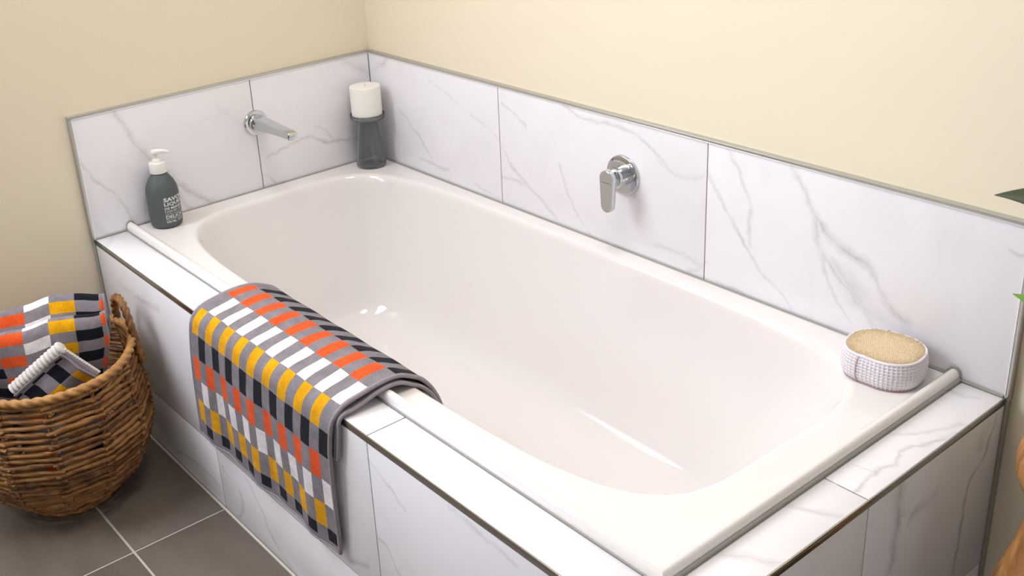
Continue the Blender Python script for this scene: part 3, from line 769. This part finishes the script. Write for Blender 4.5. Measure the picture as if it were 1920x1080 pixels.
# ------------------------------------------------------------------ checked towelling
GREY, NAVY, ORNG, WHT, YEL = lin(132, 126, 131), lin(24, 26, 36), lin(224, 88, 40), lin(228, 222, 222), lin(222, 160, 12)
def check_mat(name, order, gain=1.0):
    """order: the colours of successive rows; UV are in cells"""
    m, nt, b = new_mat(name); lk = nt.links.new
    uv = N(nt, 'ShaderNodeUVMap'); uv.uv_map = 'cells'
    ns = N(nt, 'ShaderNodeTexNoise', i_Scale=1.3, i_Detail=3.0); lk(uv.outputs[0], ns.inputs['Vector'])
    s_ = N(nt, 'ShaderNodeVectorMath', operation='SUBTRACT'); s_.inputs[1].default_value = (.5, .5, .5); lk(ns.outputs['Color'], s_.inputs[0])
    k_ = N(nt, 'ShaderNodeVectorMath', operation='MULTIPLY'); k_.inputs[1].default_value = (.10, .04, 0); lk(s_.outputs[0], k_.inputs[0])
    a_ = N(nt, 'ShaderNodeVectorMath', operation='ADD'); lk(uv.outputs[0], a_.inputs[0]); lk(k_.outputs[0], a_.inputs[1])
    sx = N(nt, 'ShaderNodeSeparateXYZ'); lk(a_.outputs[0], sx.inputs[0])
    sraw = N(nt, 'ShaderNodeSeparateXYZ'); lk(uv.outputs[0], sraw.inputs[0])
    fu = N(nt, 'ShaderNodeMath', operation='FLOOR'); lk(sx.outputs[0], fu.inputs[0])
    fv = N(nt, 'ShaderNodeMath', operation='FLOOR'); lk(sx.outputs[1], fv.inputs[0])
    su = N(nt, 'ShaderNodeMath', operation='ADD'); lk(fu.outputs[0], su.inputs[0]); lk(fv.outputs[0], su.inputs[1])
    ch_ = N(nt, 'ShaderNodeMath', operation='FLOORED_MODULO', i_1=2.0); lk(su.outputs[0], ch_.inputs[0])
    col = N(nt, 'ShaderNodeMath', operation='LESS_THAN', i_1=0.5); lk(ch_.outputs[0], col.inputs[0])
    # no cells in the border: u or v outside 0..limit is signalled by the second UV map
    uv2 = N(nt, 'ShaderNodeUVMap'); uv2.uv_map = 'inside'
    s2 = N(nt, 'ShaderNodeSeparateXYZ'); lk(uv2.outputs[0], s2.inputs[0])
    g2 = N(nt, 'ShaderNodeMath', operation='GREATER_THAN', i_1=0.0); lk(s2.outputs[0], g2.inputs[0])
    fin = N(nt, 'ShaderNodeMath', operation='MULTIPLY'); lk(col.outputs[0], fin.inputs[0]); lk(g2.outputs[0], fin.inputs[1])
    md = N(nt, 'ShaderNodeMath', operation='FLOORED_MODULO', i_1=4.0); lk(fv.outputs[0], md.inputs[0])
    dv = N(nt, 'ShaderNodeMath', operation='MULTIPLY_ADD', i_1=0.25, i_2=0.125); lk(md.outputs[0], dv.inputs[0])
    cr = N(nt, 'ShaderNodeValToRGB'); cr.color_ramp.interpolation = 'CONSTANT'
    e = cr.color_ramp.elements
    e[0].position = 0.0; e[0].color = order[0]; e[1].position = 0.25; e[1].color = order[1]
    for q in (2, 3):
        n_ = e.new(0.25 * q); n_.color = order[q]
    lk(dv.outputs[0], cr.inputs[0])
    mx_ = N(nt, 'ShaderNodeMix', data_type='RGBA'); mx_.inputs[6].default_value = GREY
    lk(fin.outputs[0], mx_.inputs[0]); lk(cr.outputs[0], mx_.inputs[7])
    tc = N(nt, 'ShaderNodeTexCoord')
    pn = N(nt, 'ShaderNodeTexNoise', i_Scale=420.0, i_Detail=2.0); lk(tc.outputs['Object'], pn.inputs['Vector'])
    pl = N(nt, 'ShaderNodeTexNoise', i_Scale=45.0, i_Detail=3.0); lk(tc.outputs['Object'], pl.inputs['Vector'])
    sm = N(nt, 'ShaderNodeMath', operation='ADD'); lk(pn.outputs['Fac'], sm.inputs[0]); lk(pl.outputs['Fac'], sm.inputs[1])
    mr = N(nt, 'ShaderNodeMapRange'); mr.inputs[1].default_value = 0.6; mr.inputs[2].default_value = 1.4; mr.inputs[3].default_value = 0.72; mr.inputs[4].default_value = 1.22
    lk(sm.outputs[0], mr.inputs[0])
    vm = N(nt, 'ShaderNodeVectorMath', operation='SCALE'); lk(mx_.outputs[2], vm.inputs[0]); lk(mr.outputs[0], vm.inputs['Scale'])
    lk(vm.outputs[0], b.inputs['Base Color'])
    b.inputs['Roughness'].default_value = 0.95; b.inputs['Specular IOR Level'].default_value = 0.08
    b.inputs['Sheen Weight'].default_value = 0.04; b.inputs['Sheen Roughness'].default_value = 0.6
    bp = N(nt, 'ShaderNodeBump', i_Strength=0.55, i_Distance=0.0015); lk(pn.outputs['Fac'], bp.inputs['Height']); lk(bp.outputs[0], b.inputs['Normal'])
    return m
M_check = check_mat('checked_terry', (ORNG, WHT, YEL, NAVY))
M_hem = plain('grey_hem', lin(150, 142, 147), 0.95, noise=0.12, scale=90, bump=0.4, bscale=600)

def cloth(name, mat, parent, nu, nv, pos, cells, inside, thick=0.005):
    """grid sheet with thickness; pos(u,v)->xyz, cells(u,v)->uv, inside(u,v)->bool (u,v in 0..1)"""
    me = bpy.data.meshes.new(name)
    vts, fcs, uvs, ins = [], [], [], []
    for j in range(nv + 1):
        for i in range(nu + 1): vts.append(pos(i / nu, j / nv))
    for j in range(nv):
        for i in range(nu):
            a = j * (nu + 1) + i; fcs.append((a, a + 1, a + nu + 2, a + nu + 1))
    me.from_pydata(vts, [], fcs); me.update(); me.shade_smooth()
    l1 = me.uv_layers.new(name='cells'); l2 = me.uv_layers.new(name='inside')
    for f in me.polygons:
        jc, ic = divmod(f.vertices[0], nu + 1)
        ok = 1.0 if inside((ic + .5) / nu, (jc + .5) / nv) else -1.0
        for li in f.loop_indices:
            j, i = divmod(me.loops[li].vertex_index, nu + 1)
            l1.data[li].uv = cells(i / nu, j / nv); l2.data[li].uv = (ok, ok)
    me.materials.append(mat)
    o = link(name, me, parent)
    s = o.modifiers.new('thickness', 'SOLIDIFY'); s.thickness = thick; s.offset = 0.0
    return o

# the towel hung over the bath side
TX, TY = 0.77, -0.79
tw_ = thing('draped_towel', 'checked towel in grey, orange, yellow, white and navy hung over the bath side', 'towel', (TX, TY, Z0))
OUT = [(-.572, -.190), (-.584, -.09), (-.600, -.03), (-.622, .006), (-.645, .0210), (-.668, .0315), (-.690, .0345), (-.715, .0325), (-.742, .0265), (-.766, .0215), (-.783, .0140), (-.7945, -.001), (-.7985, -.020), (-.8000, -.06), (-.8000, -.12), (-.7975, -.19), (-.7950, -.25), (-.7945, -.280)]
def arclen(path):
    P = smooth_path([(0, a, b) for a, b in path], 400); S = [0.0]
    for a, b in zip(P, P[1:]): S.append(S[-1] + (b - a).length)
    return P, S
def at(PS, s):
    P, S = PS; s = max(0, min(S[-1], s)); lo_, hi = 0, len(S) - 1
    while hi - lo_ > 1:
        m_ = (lo_ + hi) // 2
        if S[m_] <= s: lo_ = m_
        else: hi = m_
    t = (s - S[lo_]) / max(1e-9, S[hi] - S[lo_]); return P[lo_].lerp(P[hi], t)
PO = arclen(OUT)
# arc length where the path crosses y = -0.672 on top: boundary of first navy and orange rows
s0 = next(S for p, S in zip(*PO) if p.y < -0.672)
send = PO[1][-1]; ROW = 0.0535; NCOL = 18
def xl(s): return interp([(0, .560), (s0, .541), (s0 + .115, .529), (s0 + .20, .512), (send, .476)], s)
def xr(s): return interp([(0, 1.045), (s0, 1.035), (s0 + .115, 1.030), (s0 + .20, 1.012), (send, 0.996)], s)
BW = 0.0095
def tpos(u, v):
    s = v * send; p = at(PO, s); x = lerp(xl(s), xr(s), u)
    hang = max(0.0, (s - s0 - .13) / .25)
    wob = 0.0045 * sin(x * 31 + 1.2) * min(1, hang) + 0.0022 * sin(x * 67 + s * 9) * min(1, hang * 1.5)
    top_ = 0.0014 * sin(x * 48 + s * 60) * (1 if 0.15 < s < send - .25 else 0.3)
    return (x - TX, p.y + wob * 0.8 - TY, p.z + top_ * 0.6)
def tcell(u, v):
    s = v * send; w = xr(s) - xl(s)
    return ((u * w - BW) / (w - BW - 0.003) * NCOL, (s - s0) / ROW)
def tin(u, v):
    s = v * send; w = xr(s) - xl(s)
    return BW < u * w < w - 0.003 and s < send - 0.010
outer = cloth('outer_layer', M_check, tw_, 150, 170, tpos, tcell, tin, 0.0055)
edge = [tpos(0, k / 80) for k in range(1, 81)] + [tpos(k / 40, 1) for k in range(1, 41)] + [tpos(1, 1 - k / 80) for k in range(1, 80)]
mb = MB(); mb.tube(edge, 0.0040, 10); mb.build('hem', M_hem, outer, sharp=80)
INN = [(-.578, -.180), (-.590, -.09), (-.606, -.034), (-.627, -.004), (-.648, .0100), (-.668, .0215), (-.690, .0250), (-.715, .0222), (-.740, .0150), (-.762, .0100), (-.780, .0078), (-.7890, -.002), (-.7905, -.020), (-.7905, -.05), (-.7905, -.072), (-.7905, -.080)]
PI_ = arclen(INN); iend = PI_[1][-1]
def ipos(u, v):
    s = v * iend; p = at(PI_, s)
    x = lerp(xl(s) + .004, xr(s) + 0.0055, u)
    return (x - TX, p.y - TY, p.z)
inner = cloth('inner_layer', M_check, tw_, 40, 90, ipos, lambda u, v: (u * NCOL, (v * iend - s0) / ROW), lambda u, v: 0.02 < u < 0.98 and v < .97, 0.0045)
edge = [ipos(1, k / 60) for k in range(1, 61)] + [ipos(1 - k / 20, 1) for k in range(1, 21)]
mb = MB(); mb.tube(edge, 0.0034, 10); mb.build('hem', M_hem, inner, sharp=80)

# ------------------------------------------------------------------ wicker basket
BCX, BCY = 0.212, -1.000
bas = thing('wicker_basket', 'round wicker laundry basket of twisted brown strands with rope handles', 'basket', (BCX, BCY, 0.0))
def wick(name, c0, c1, c2):
    m, nt, b = new_mat(name); lk = nt.links.new
    tc = N(nt, 'ShaderNodeTexCoord'); oi = N(nt, 'ShaderNodeObjectInfo')
    t = N(nt, 'ShaderNodeTexNoise', i_Scale=38.0, i_Detail=5.0, i_Roughness=0.7); ge = N(nt, 'ShaderNodeNewGeometry'); lk(ge.outputs['Position'], t.inputs['Vector'])
    a = N(nt, 'ShaderNodeMath', operation='MULTIPLY_ADD', i_1=0.35); lk(oi.outputs['Random'], a.inputs[0]); lk(t.outputs['Fac'], a.inputs[2])
    cr = N(nt, 'ShaderNodeValToRGB'); e = cr.color_ramp.elements
    e[0].position = 0.38; e[0].color = c0; e[1].position = 0.95; e[1].color = c2; k = e.new(0.66); k.color = c1
    lk(a.outputs[0], cr.inputs[0]); lk(cr.outputs[0], b.inputs['Base Color']); b.inputs['Roughness'].default_value = 0.55
    f = N(nt, 'ShaderNodeTexNoise', i_Scale=300.0, i_Detail=2.0); lk(ge.outputs['Position'], f.inputs['Vector'])
    bp = N(nt, 'ShaderNodeBump', i_Strength=0.4, i_Distance=0.001); lk(f.outputs['Fac'], bp.inputs['Height']); lk(bp.outputs[0], b.inputs['Normal'])
    return m
M_wick = wick('water_hyacinth', lin(66, 40, 16), lin(132, 88, 41), lin(174, 126, 68))
M_rope = wick('hyacinth_rope', lin(92, 57, 25), lin(150, 103, 50), lin(186, 138, 78))
RP = [(0.0, .078), (.012, .092), (.03, .115), (.06, .148), (.10, .175), (.15, .1895), (.19, .1925), (.23, .1895), (.27, .1840), (.30, .1800), (.335, .1765)]
HAZ = 86.0
def saddle(th, z): return 0.016 * (0.5 + 0.5 * cos(2 * (th - radians(HAZ)))) ** 2 * (z / 0.33) ** 2
def brad(z): return interp(RP, z)
def bpt(th, z, dr=0.0):
    r = brad(z) + dr
    return Vector((r * cos(th), r * sin(th), z + saddle(th, z)))
NR = 12; TH0 = radians(-19)
# strand meshes: unit length along x, unit thickness; four shared twisted variants
def strand_mesh(seed):
    r_ = random.Random(seed); mbx = MB(); ls = []
    turns = r_.uniform(1.5, 2.4); ph = r_.uniform(0, 6)
    for i in range(19):
        u = i / 18; tp = 0.66 + 0.42 * sin(pi * u) ** 0.6
        l = []
        for k in range(8):
            a = 2 * pi * k / 8; rr_ = tp * (0.56 + 0.52 * abs(cos(a - ph - turns * pi * u)))
            l.append((u, rr_ * cos(a) + 0.0, rr_ * sin(a)))
        ls.append(l)
    mbx.loops(ls, True, True, True)
    me = bpy.data.meshes.new('strand'); me.from_pydata(mbx.v, [], mbx.f); me.update(); me.shade_smooth(); me.materials.append(M_wick)
    return me
SM = [strand_mesh(k) for k in range(5)]
rs = random.Random(11)
NC = 23
for c in range(NC):
    z = 0.010 + c * (0.312 - 0.010) / (NC - 1)
    for j in range(NR):
        a, b_ = TH0 + 2 * pi * j / NR, TH0 + 2 * pi * (j + 1) / NR
        dz = 0.0035 * (1 if (c + j) % 2 else -1) * 0.35
        A = bpt(a, z + rs.uniform(-.0016, .0016) + dz); B = bpt(b_, z + rs.uniform(-.0016, .0016) - dz)
        d = B - A; ln = d.length; X = d.normalized()
        Y = Vector((cos((a + b_) / 2), sin((a + b_) / 2), 0)); Y = (Y - X * X.dot(Y)).normalized(); Zv = X.cross(Y)
        th = rs.uniform(.0049, .0061)
        A = A - X * 0.010 + Y * rs.uniform(-.001, .001)
        o = bpy.data.objects.new('strand', SM[rs.randrange(5)]); C.objects.link(o); o.parent = bas
        mt = Matrix.Identity(4)
        mt.col[0] = (*(X * (ln + 0.020)), 0); mt.col[1] = (*(Y * th * 1.05), 0); mt.col[2] = (*(Zv * th), 0); mt.col[3] = (*A, 1)
        o.matrix_basis = mt
for j in range(NR):
    a = TH0 + 2 * pi * j / NR
    mb = MB(); mb.tube([bpt(a + 0.02 * sin(z * 60), z, -0.004) for z in [0.004 + 0.32 * k / 16 for k in range(17)]], 0.0042, 8, lobes=2, pitch=0.03)
    mb.build('stake', M_wick, bas)
mb = MB(); mb.lathe([(0.0, 0.002), (0.074, 0.002), (0.084, 0.004), (0.084, 0.011), (0.0, 0.012)], 48); mb.build('base', M_wick, bas)
ring = [bpt(2 * pi * k / 260, 0.327) for k in range(260)]
mb = MB(); mb.tube(ring, 0.0098, 14, closed=True, lobes=3, pitch=0.021, depth=0.46); mb.build('rim_rope', M_rope, bas, sharp=80)
ringb = [bpt(2 * pi * k / 200, 0.008, 0.002) for k in range(200)]
mb = MB(); mb.tube(ringb, 0.0090, 12, closed=True, lobes=3, pitch=0.036, depth=0.4); mb.build('base_rope', M_wick, bas, sharp=80)
for az in (HAZ, 268.0):
    t0 = radians(az); pts = []
    c0 = Vector((cos(t0), sin(t0), 0)); tg = Vector((-sin(t0), cos(t0), 0))
    zr = 0.327 + saddle(t0, 0.327)
    for x_, z_ in ((-.060, -.060), (-.059, -.030), (-.056, .004), (-.051, .032), (-.040, .054), (-.021, .066), (0, .068), (.021, .064), (.038, .051), (.048, .030), (.053, .006), (.056, -.022), (.058, -.050)):
        rr_ = brad(min(.335, zr + z_ - saddle(t0, .327))) if z_ < 0 else brad(.335) - 0.10 * z_
        pts.append(c0 * (rr_ + 0.003 - x_ * x_ * 1.6) + tg * x_ + Vector((0, 0, zr + z_)))
    mb = MB(); mb.tube(smooth_path(pts, 120), 0.0090, 14, lobes=3, pitch=0.018, depth=0.46); mb.build('rope_handle', M_rope, bas, sharp=80)

# ------------------------------------------------------------------ folded towel standing in the basket
FT = thing('folded_towel', 'rolled checked bath towel standing in the wicker basket', 'towel', (BCX - 0.0105, BCY + 0.012, 0.066), radians(66))
M_check2 = check_mat('checked_terry_bath', (ORNG, WHT, YEL, NAVY))
# cross-section in (depth, height): front face up, over, into a dip, over the back roll and down
SEC = [(-.050, .010), (-.066, .10), (-.072, .20), (-.070, .290), (-.066, .326), (-.060, .346), (-.048, .355), (-.036, .350), (-.028, .334), (-.018, .330), (-.008, .346), (.004, .366), (.018, .376), (.028, .372), (.034, .360), (.036, .350), (.038, .30), (.038, .20), (.034, .10), (.028, .010)]
PF = arclen(SEC); fend = PF[1][-1]
FW = 0.258
def fpos(u, v):
    p = at(PF, v * fend); x = (u - 0.5) * FW + 0.001
    low = min(1.0, p.z / 0.30); w = 0.58 + 0.42 * low ** 1.5
    e = 2 * u - 1
    # right end rolls over and drops a little, left end sinks
    drop = 0.026 * max(0.0, -e) ** 2 * (p.z / 0.36) ** 3 - 0.004 * max(0, e - .2)
    wob = 0.004 * sin(u * 9.0 + v * 4.0) + 0.0022 * sin(u * 23 + 1.0)
    return (x * w, p.y * (1 - 0.38 * abs(e) ** 5) + wob, p.z - drop + 0.004 * sin(u * 11 + 0.6) * (p.z / 0.36) ** 2)
def fcell(u, v): return (((1 - v) * fend) / 0.0235 + 0.45 - 1, (u * FW) / 0.0495 + 2.95)
fol = cloth('terry_roll', M_check2, FT, 70, 120, fpos, fcell, lambda u, v: True, 0.007)
mb = MB(); mb.tube([fpos(1, k / 90) for k in range(91)], 0.0038, 8); mb.build('hem', M_hem, fol, sharp=80)
# closed end: the inner folds
mb = MB()
ls = []
for k in range(31):
    p = fpos(1, 0.02 + 0.96 * k / 30); c_ = fpos(1, 0.5)
    ls.append([p, (p[0] - 0.012, lerp(p[1], -0.004, .35), lerp(p[2], 0.19, 0.12)), (p[0] - 0.004, lerp(p[1], -0.004, .75), lerp(p[2], 0.19, 0.25)), (p[0] - 0.02, -0.004, lerp(p[2], 0.19, 0.6))])
mb.loops(ls, close=False); mb.build('inner_fold', plain('dark_terry', lin(150, 60, 40), 0.95, noise=.2, scale=40, bump=.4, bscale=500), FT, sharp=80)

# ------------------------------------------------------------------ small face towel with a white looped back, at the basket's front
W0 = Vector((0.212 + 0.086 * cos(radians(-25)), -1.0 + 0.086 * sin(radians(-25)), 0.272))
ft = thing('face_towel', 'small folded checked face towel with thick white terry edge in the basket', 'towel', (W0.x, W0.y, W0.z), radians(50.5))
ft.rotation_euler = (radians(-6), radians(0), radians(58))
M_check3 = check_mat('checked_terry_face', (NAVY, NAVY, YEL, NAVY))
FS, FV = 0.130, 0.084
ca, sa = cos(radians(45)), sin(radians(45))
TOPX, TOPZ = 0.056, 0.112
def dia(a, b_):
    """a: along the upper-left edge downwards, b: along the upper-right edge downwards"""
    l1 = Vector((-.80, 0, -.60)); l2 = Vector((.72, 0, -.69))
    p = Vector((TOPX, 0, TOPZ)) + l1 * a + l2 * b_
    return p
def wpos(u, v):
    p = dia(u * FS, v * FV); q = 0.004 * sin(u * 7) + 0.003 * sin(v * 8)
    return (p.x, -0.016 + q - 0.05 * (u - .5) ** 2, p.z)
face = cloth('checked_face', M_check3, ft, 50, 50, wpos, lambda u, v: (u * FS / 0.030 + 0.1, v * FV / 0.036 + 0.72), lambda u, v: u > .03 and v > .05, 0.004)
mb = MB()
r_ = random.Random(5); e0 = [dia(k / 120 * FS, -0.006) for k in range(-4, 121)]
pts = [(p.x, -0.004, p.z) for p in e0]
rad_ = [0.0150 * (0.80 + 0.20 * abs(sin(k * pi / 9.2))) for k in range(len(pts))]
mb.tube(pts, rad_, 14)
mb.build('terry_edge', plain('white_terry', lin(214, 208, 202), 0.95, noise=.05, scale=200, bump=.7, bscale=420), ft, sharp=80)
mb = MB()
pts = [dia(-0.003, k / 60 * FV) for k in range(61)]
mb.tube([(p.x, -0.006, p.z) for p in pts], [0.0036 * (0.82 + 0.18 * abs(sin(k * pi / 4))) for k in range(61)], 10)
mb.build('terry_back', plain('white_terry_back', lin(206, 200, 194), 0.95, bump=.6, bscale=420), ft, sharp=80)
mb = MB(); P4 = [dia(0, 0), dia(FS, 0), dia(FS, FV), dia(0, FV)]
mb.loops([[(p.x, -0.012, p.z) for p in P4], [(p.x, 0.002, p.z) for p in P4]], True, True, True)
mb.build('folded_core', M_hem, ft, smooth=False)

# ------------------------------------------------------------------ wooden stool at the right
STX, STY = 1.938, -0.140
st = thing('wooden_stool', 'rustic branch-wood stool beside the right end of the bath', 'stool', (STX, STY, 0.0))
def wood(name):
    m, nt, b = new_mat(name); lk = nt.links.new
    tc = N(nt, 'ShaderNodeTexCoord'); mp = N(nt, 'ShaderNodeMapping'); mp.inputs['Scale'].default_value = (14, 14, 2.2)
    lk(tc.outputs['Object'], mp.inputs[0])
    t = N(nt, 'ShaderNodeTexNoise', i_Scale=2.2, i_Detail=7.0, i_Roughness=0.62, i_Distortion=1.4); lk(mp.outputs[0], t.inputs['Vector'])
    cr = N(nt, 'ShaderNodeValToRGB'); e = cr.color_ramp.elements
    e[0].position = 0.30; e[0].color = lin(88, 52, 24); e[1].position = 0.72; e[1].color = lin(190, 142, 84); k = e.new(0.5); k.color = lin(156, 106, 54)
    lk(t.outputs['Fac'], cr.inputs[0])
    vo = N(nt, 'ShaderNodeTexVoronoi', i_Scale=26.0); lk(tc.outputs['Object'], vo.inputs['Vector'])
    kn = N(nt, 'ShaderNodeMapRange'); kn.inputs[1].default_value = 0.05; kn.inputs[2].default_value = 0.13; kn.inputs[3].default_value = 0.45; kn.inputs[4].default_value = 1.0
    lk(vo.outputs['Distance'], kn.inputs[0])
    vm = N(nt, 'ShaderNodeVectorMath', operation='SCALE'); lk(cr.outputs[0], vm.inputs[0]); lk(kn.outputs[0], vm.inputs['Scale'])
    lk(vm.outputs[0], b.inputs['Base Color']); b.inputs['Roughness'].default_value = 0.6
    bp = N(nt, 'ShaderNodeBump', i_Strength=0.5, i_Distance=0.003); lk(t.outputs['Fac'], bp.inputs['Height']); lk(bp.outputs[0], b.inputs['Normal'])
    return m
M_wood = wood('branch_wood')
mb = MB(); ls = []
for r, z in ((0.0, .452), (.07, .452), (.102, .458), (.120, .474), (.1285, .498), (.1290, .520), (.124, .542), (.112, .556), (.095, .562), (0.0, .563)):
    ls.append([((r + (0.004 * sin(3 * a + z * 30) + 0.003 * sin(7 * a)) * (r > .05)) * cos(a), (r + (0.004 * sin(3 * a + z * 30) + 0.003 * sin(7 * a)) * (r > .05)) * sin(a), z) for a in [2 * pi * k / 56 for k in range(56)]])
mb.loops(ls, True); mb.build('seat', M_wood, st, sharp=60)
for az, kk in ((230.0, 1.0), (330.0, 1.0), (70.0, 0.55)):
    a = radians(az); dx, dy = cos(a) * kk, sin(a) * kk
    pts = [(dx * r, dy * r, z) for r, z in ((.076, .470), (.098, .40), (.126, .32), (.147, .22), (.160, .12), (.166, .0))]
    mb = MB(); P = smooth_path(pts, 24); ls = []
    for i, p in enumerate(P):
        u = i / 23; rr_ = interp([(0, .034), (.2, .030), (.5, .031), (1, .026)], u)
        ls.append([(p.x + rr_ * (1 + .10 * sin(2 * t + u * 6) + .05 * sin(5 * t)) * cos(t), p.y + rr_ * (1 + .10 * sin(2 * t + u * 6)) * sin(t), p.z) for t in [2 * pi * k / 24 for k in range(24)]])
    mb.loops(ls, True, True, True); mb.build('leg', M_wood, st, sharp=60)

# ------------------------------------------------------------------ potted plant on the stool (leaf tips reach into the frame)
PZ = 0.563
pl_ = thing('potted_plant', 'green leafy pot plant standing on the wooden stool', 'plant', (STX + 0.02, STY + 0.02, PZ))
mb = MB(); mb.lathe([(0, 0), (.045, 0), (.050, .004), (.062, .085), (.066, .095), (.066, .110), (.061, .110), (.058, .095), (0, .095)], 40)
mb.build('pot', plain('stone_glaze', lin(196, 190, 180), 0.5, noise=.1, scale=40), pl_)
mb = MB(); mb.lathe([(0, .099), (.058, .097), (.058, .092)], 24); mb.build('soil', plain('soil', lin(58, 44, 34), 0.95, noise=.4, scale=120), pl_)
M_leafd = plain('dark_leaf', lin(34, 52, 30), 0.38, noise=.25, scale=25)
M_leafb = plain('bright_leaf', lin(96, 142, 44), 0.42, noise=.25, scale=25)
def leaf(base, tip, wid, mat, sag=0.04, roll=0.0):
    """petiole from the pot to base, blade from base to tip (plant coordinates)"""
    b0, t0 = Vector(base), Vector(tip); ax = t0 - b0; ln = ax.length; X = ax.normalized()
    side = X.cross(Vector((0, 0, 1))).normalized(); up = side.cross(X)
    side = side * cos(roll) + up * sin(roll); up = side.cross(X)
    mb = MB(); ls = []
    for i in range(17):
        u = i / 16
        w = wid * (sin(pi * min(1, u ** 0.75)) ** 0.9) * (1 - 0.35 * u) + 0.0004
        cpt = b0 + ax * u + up * (sag * 4 * u * (1 - u))
        ls.append([cpt + side * (w * k) + up * (0.22 * w * abs(k)) for k in (-1, -.66, -.33, 0, .33, .66, 1)])
    mb.loops(ls, close=False)
    o = mb.build('leaf', mat, pl_, sharp=80)
    s = o.modifiers.new('thickness', 'SOLIDIFY'); s.thickness = 0.0008
    st_ = MB(); st_.tube(smooth_path([(b0.x * .06, b0.y * .06, .095), (b0.x * .35, b0.y * .35, lerp(.1, b0.z, .7)), tuple(b0)], 12), 0.0016, 8)
    st_.build('stem', M_leafd, o)
LEAVES = [((-.060, -.060, .300), (-.244, -.020, .2793), 0.036, M_leafd, 0.38), ((-.07, -.045, .120), (-.201, -.020, .1470), .022, M_leafb, 0.4),
          ((.04, -.08, .22), (.12, -.19, .30), .036, M_leafd), ((.07, .02, .24), (.20, .05, .30), .034, M_leafd),
          ((.0, -.05, .26), (-.02, -.10, .42), .034, M_leafb), ((.05, -.03, .17), (.16, -.10, .18), .03, M_leafb), ((.02, .03, .25), (.07, .06, .40), .03, M_leafd)]
for lf in LEAVES: leaf(*lf[:4], sag=0.012, roll=lf[4] if len(lf) > 4 else 0.0)
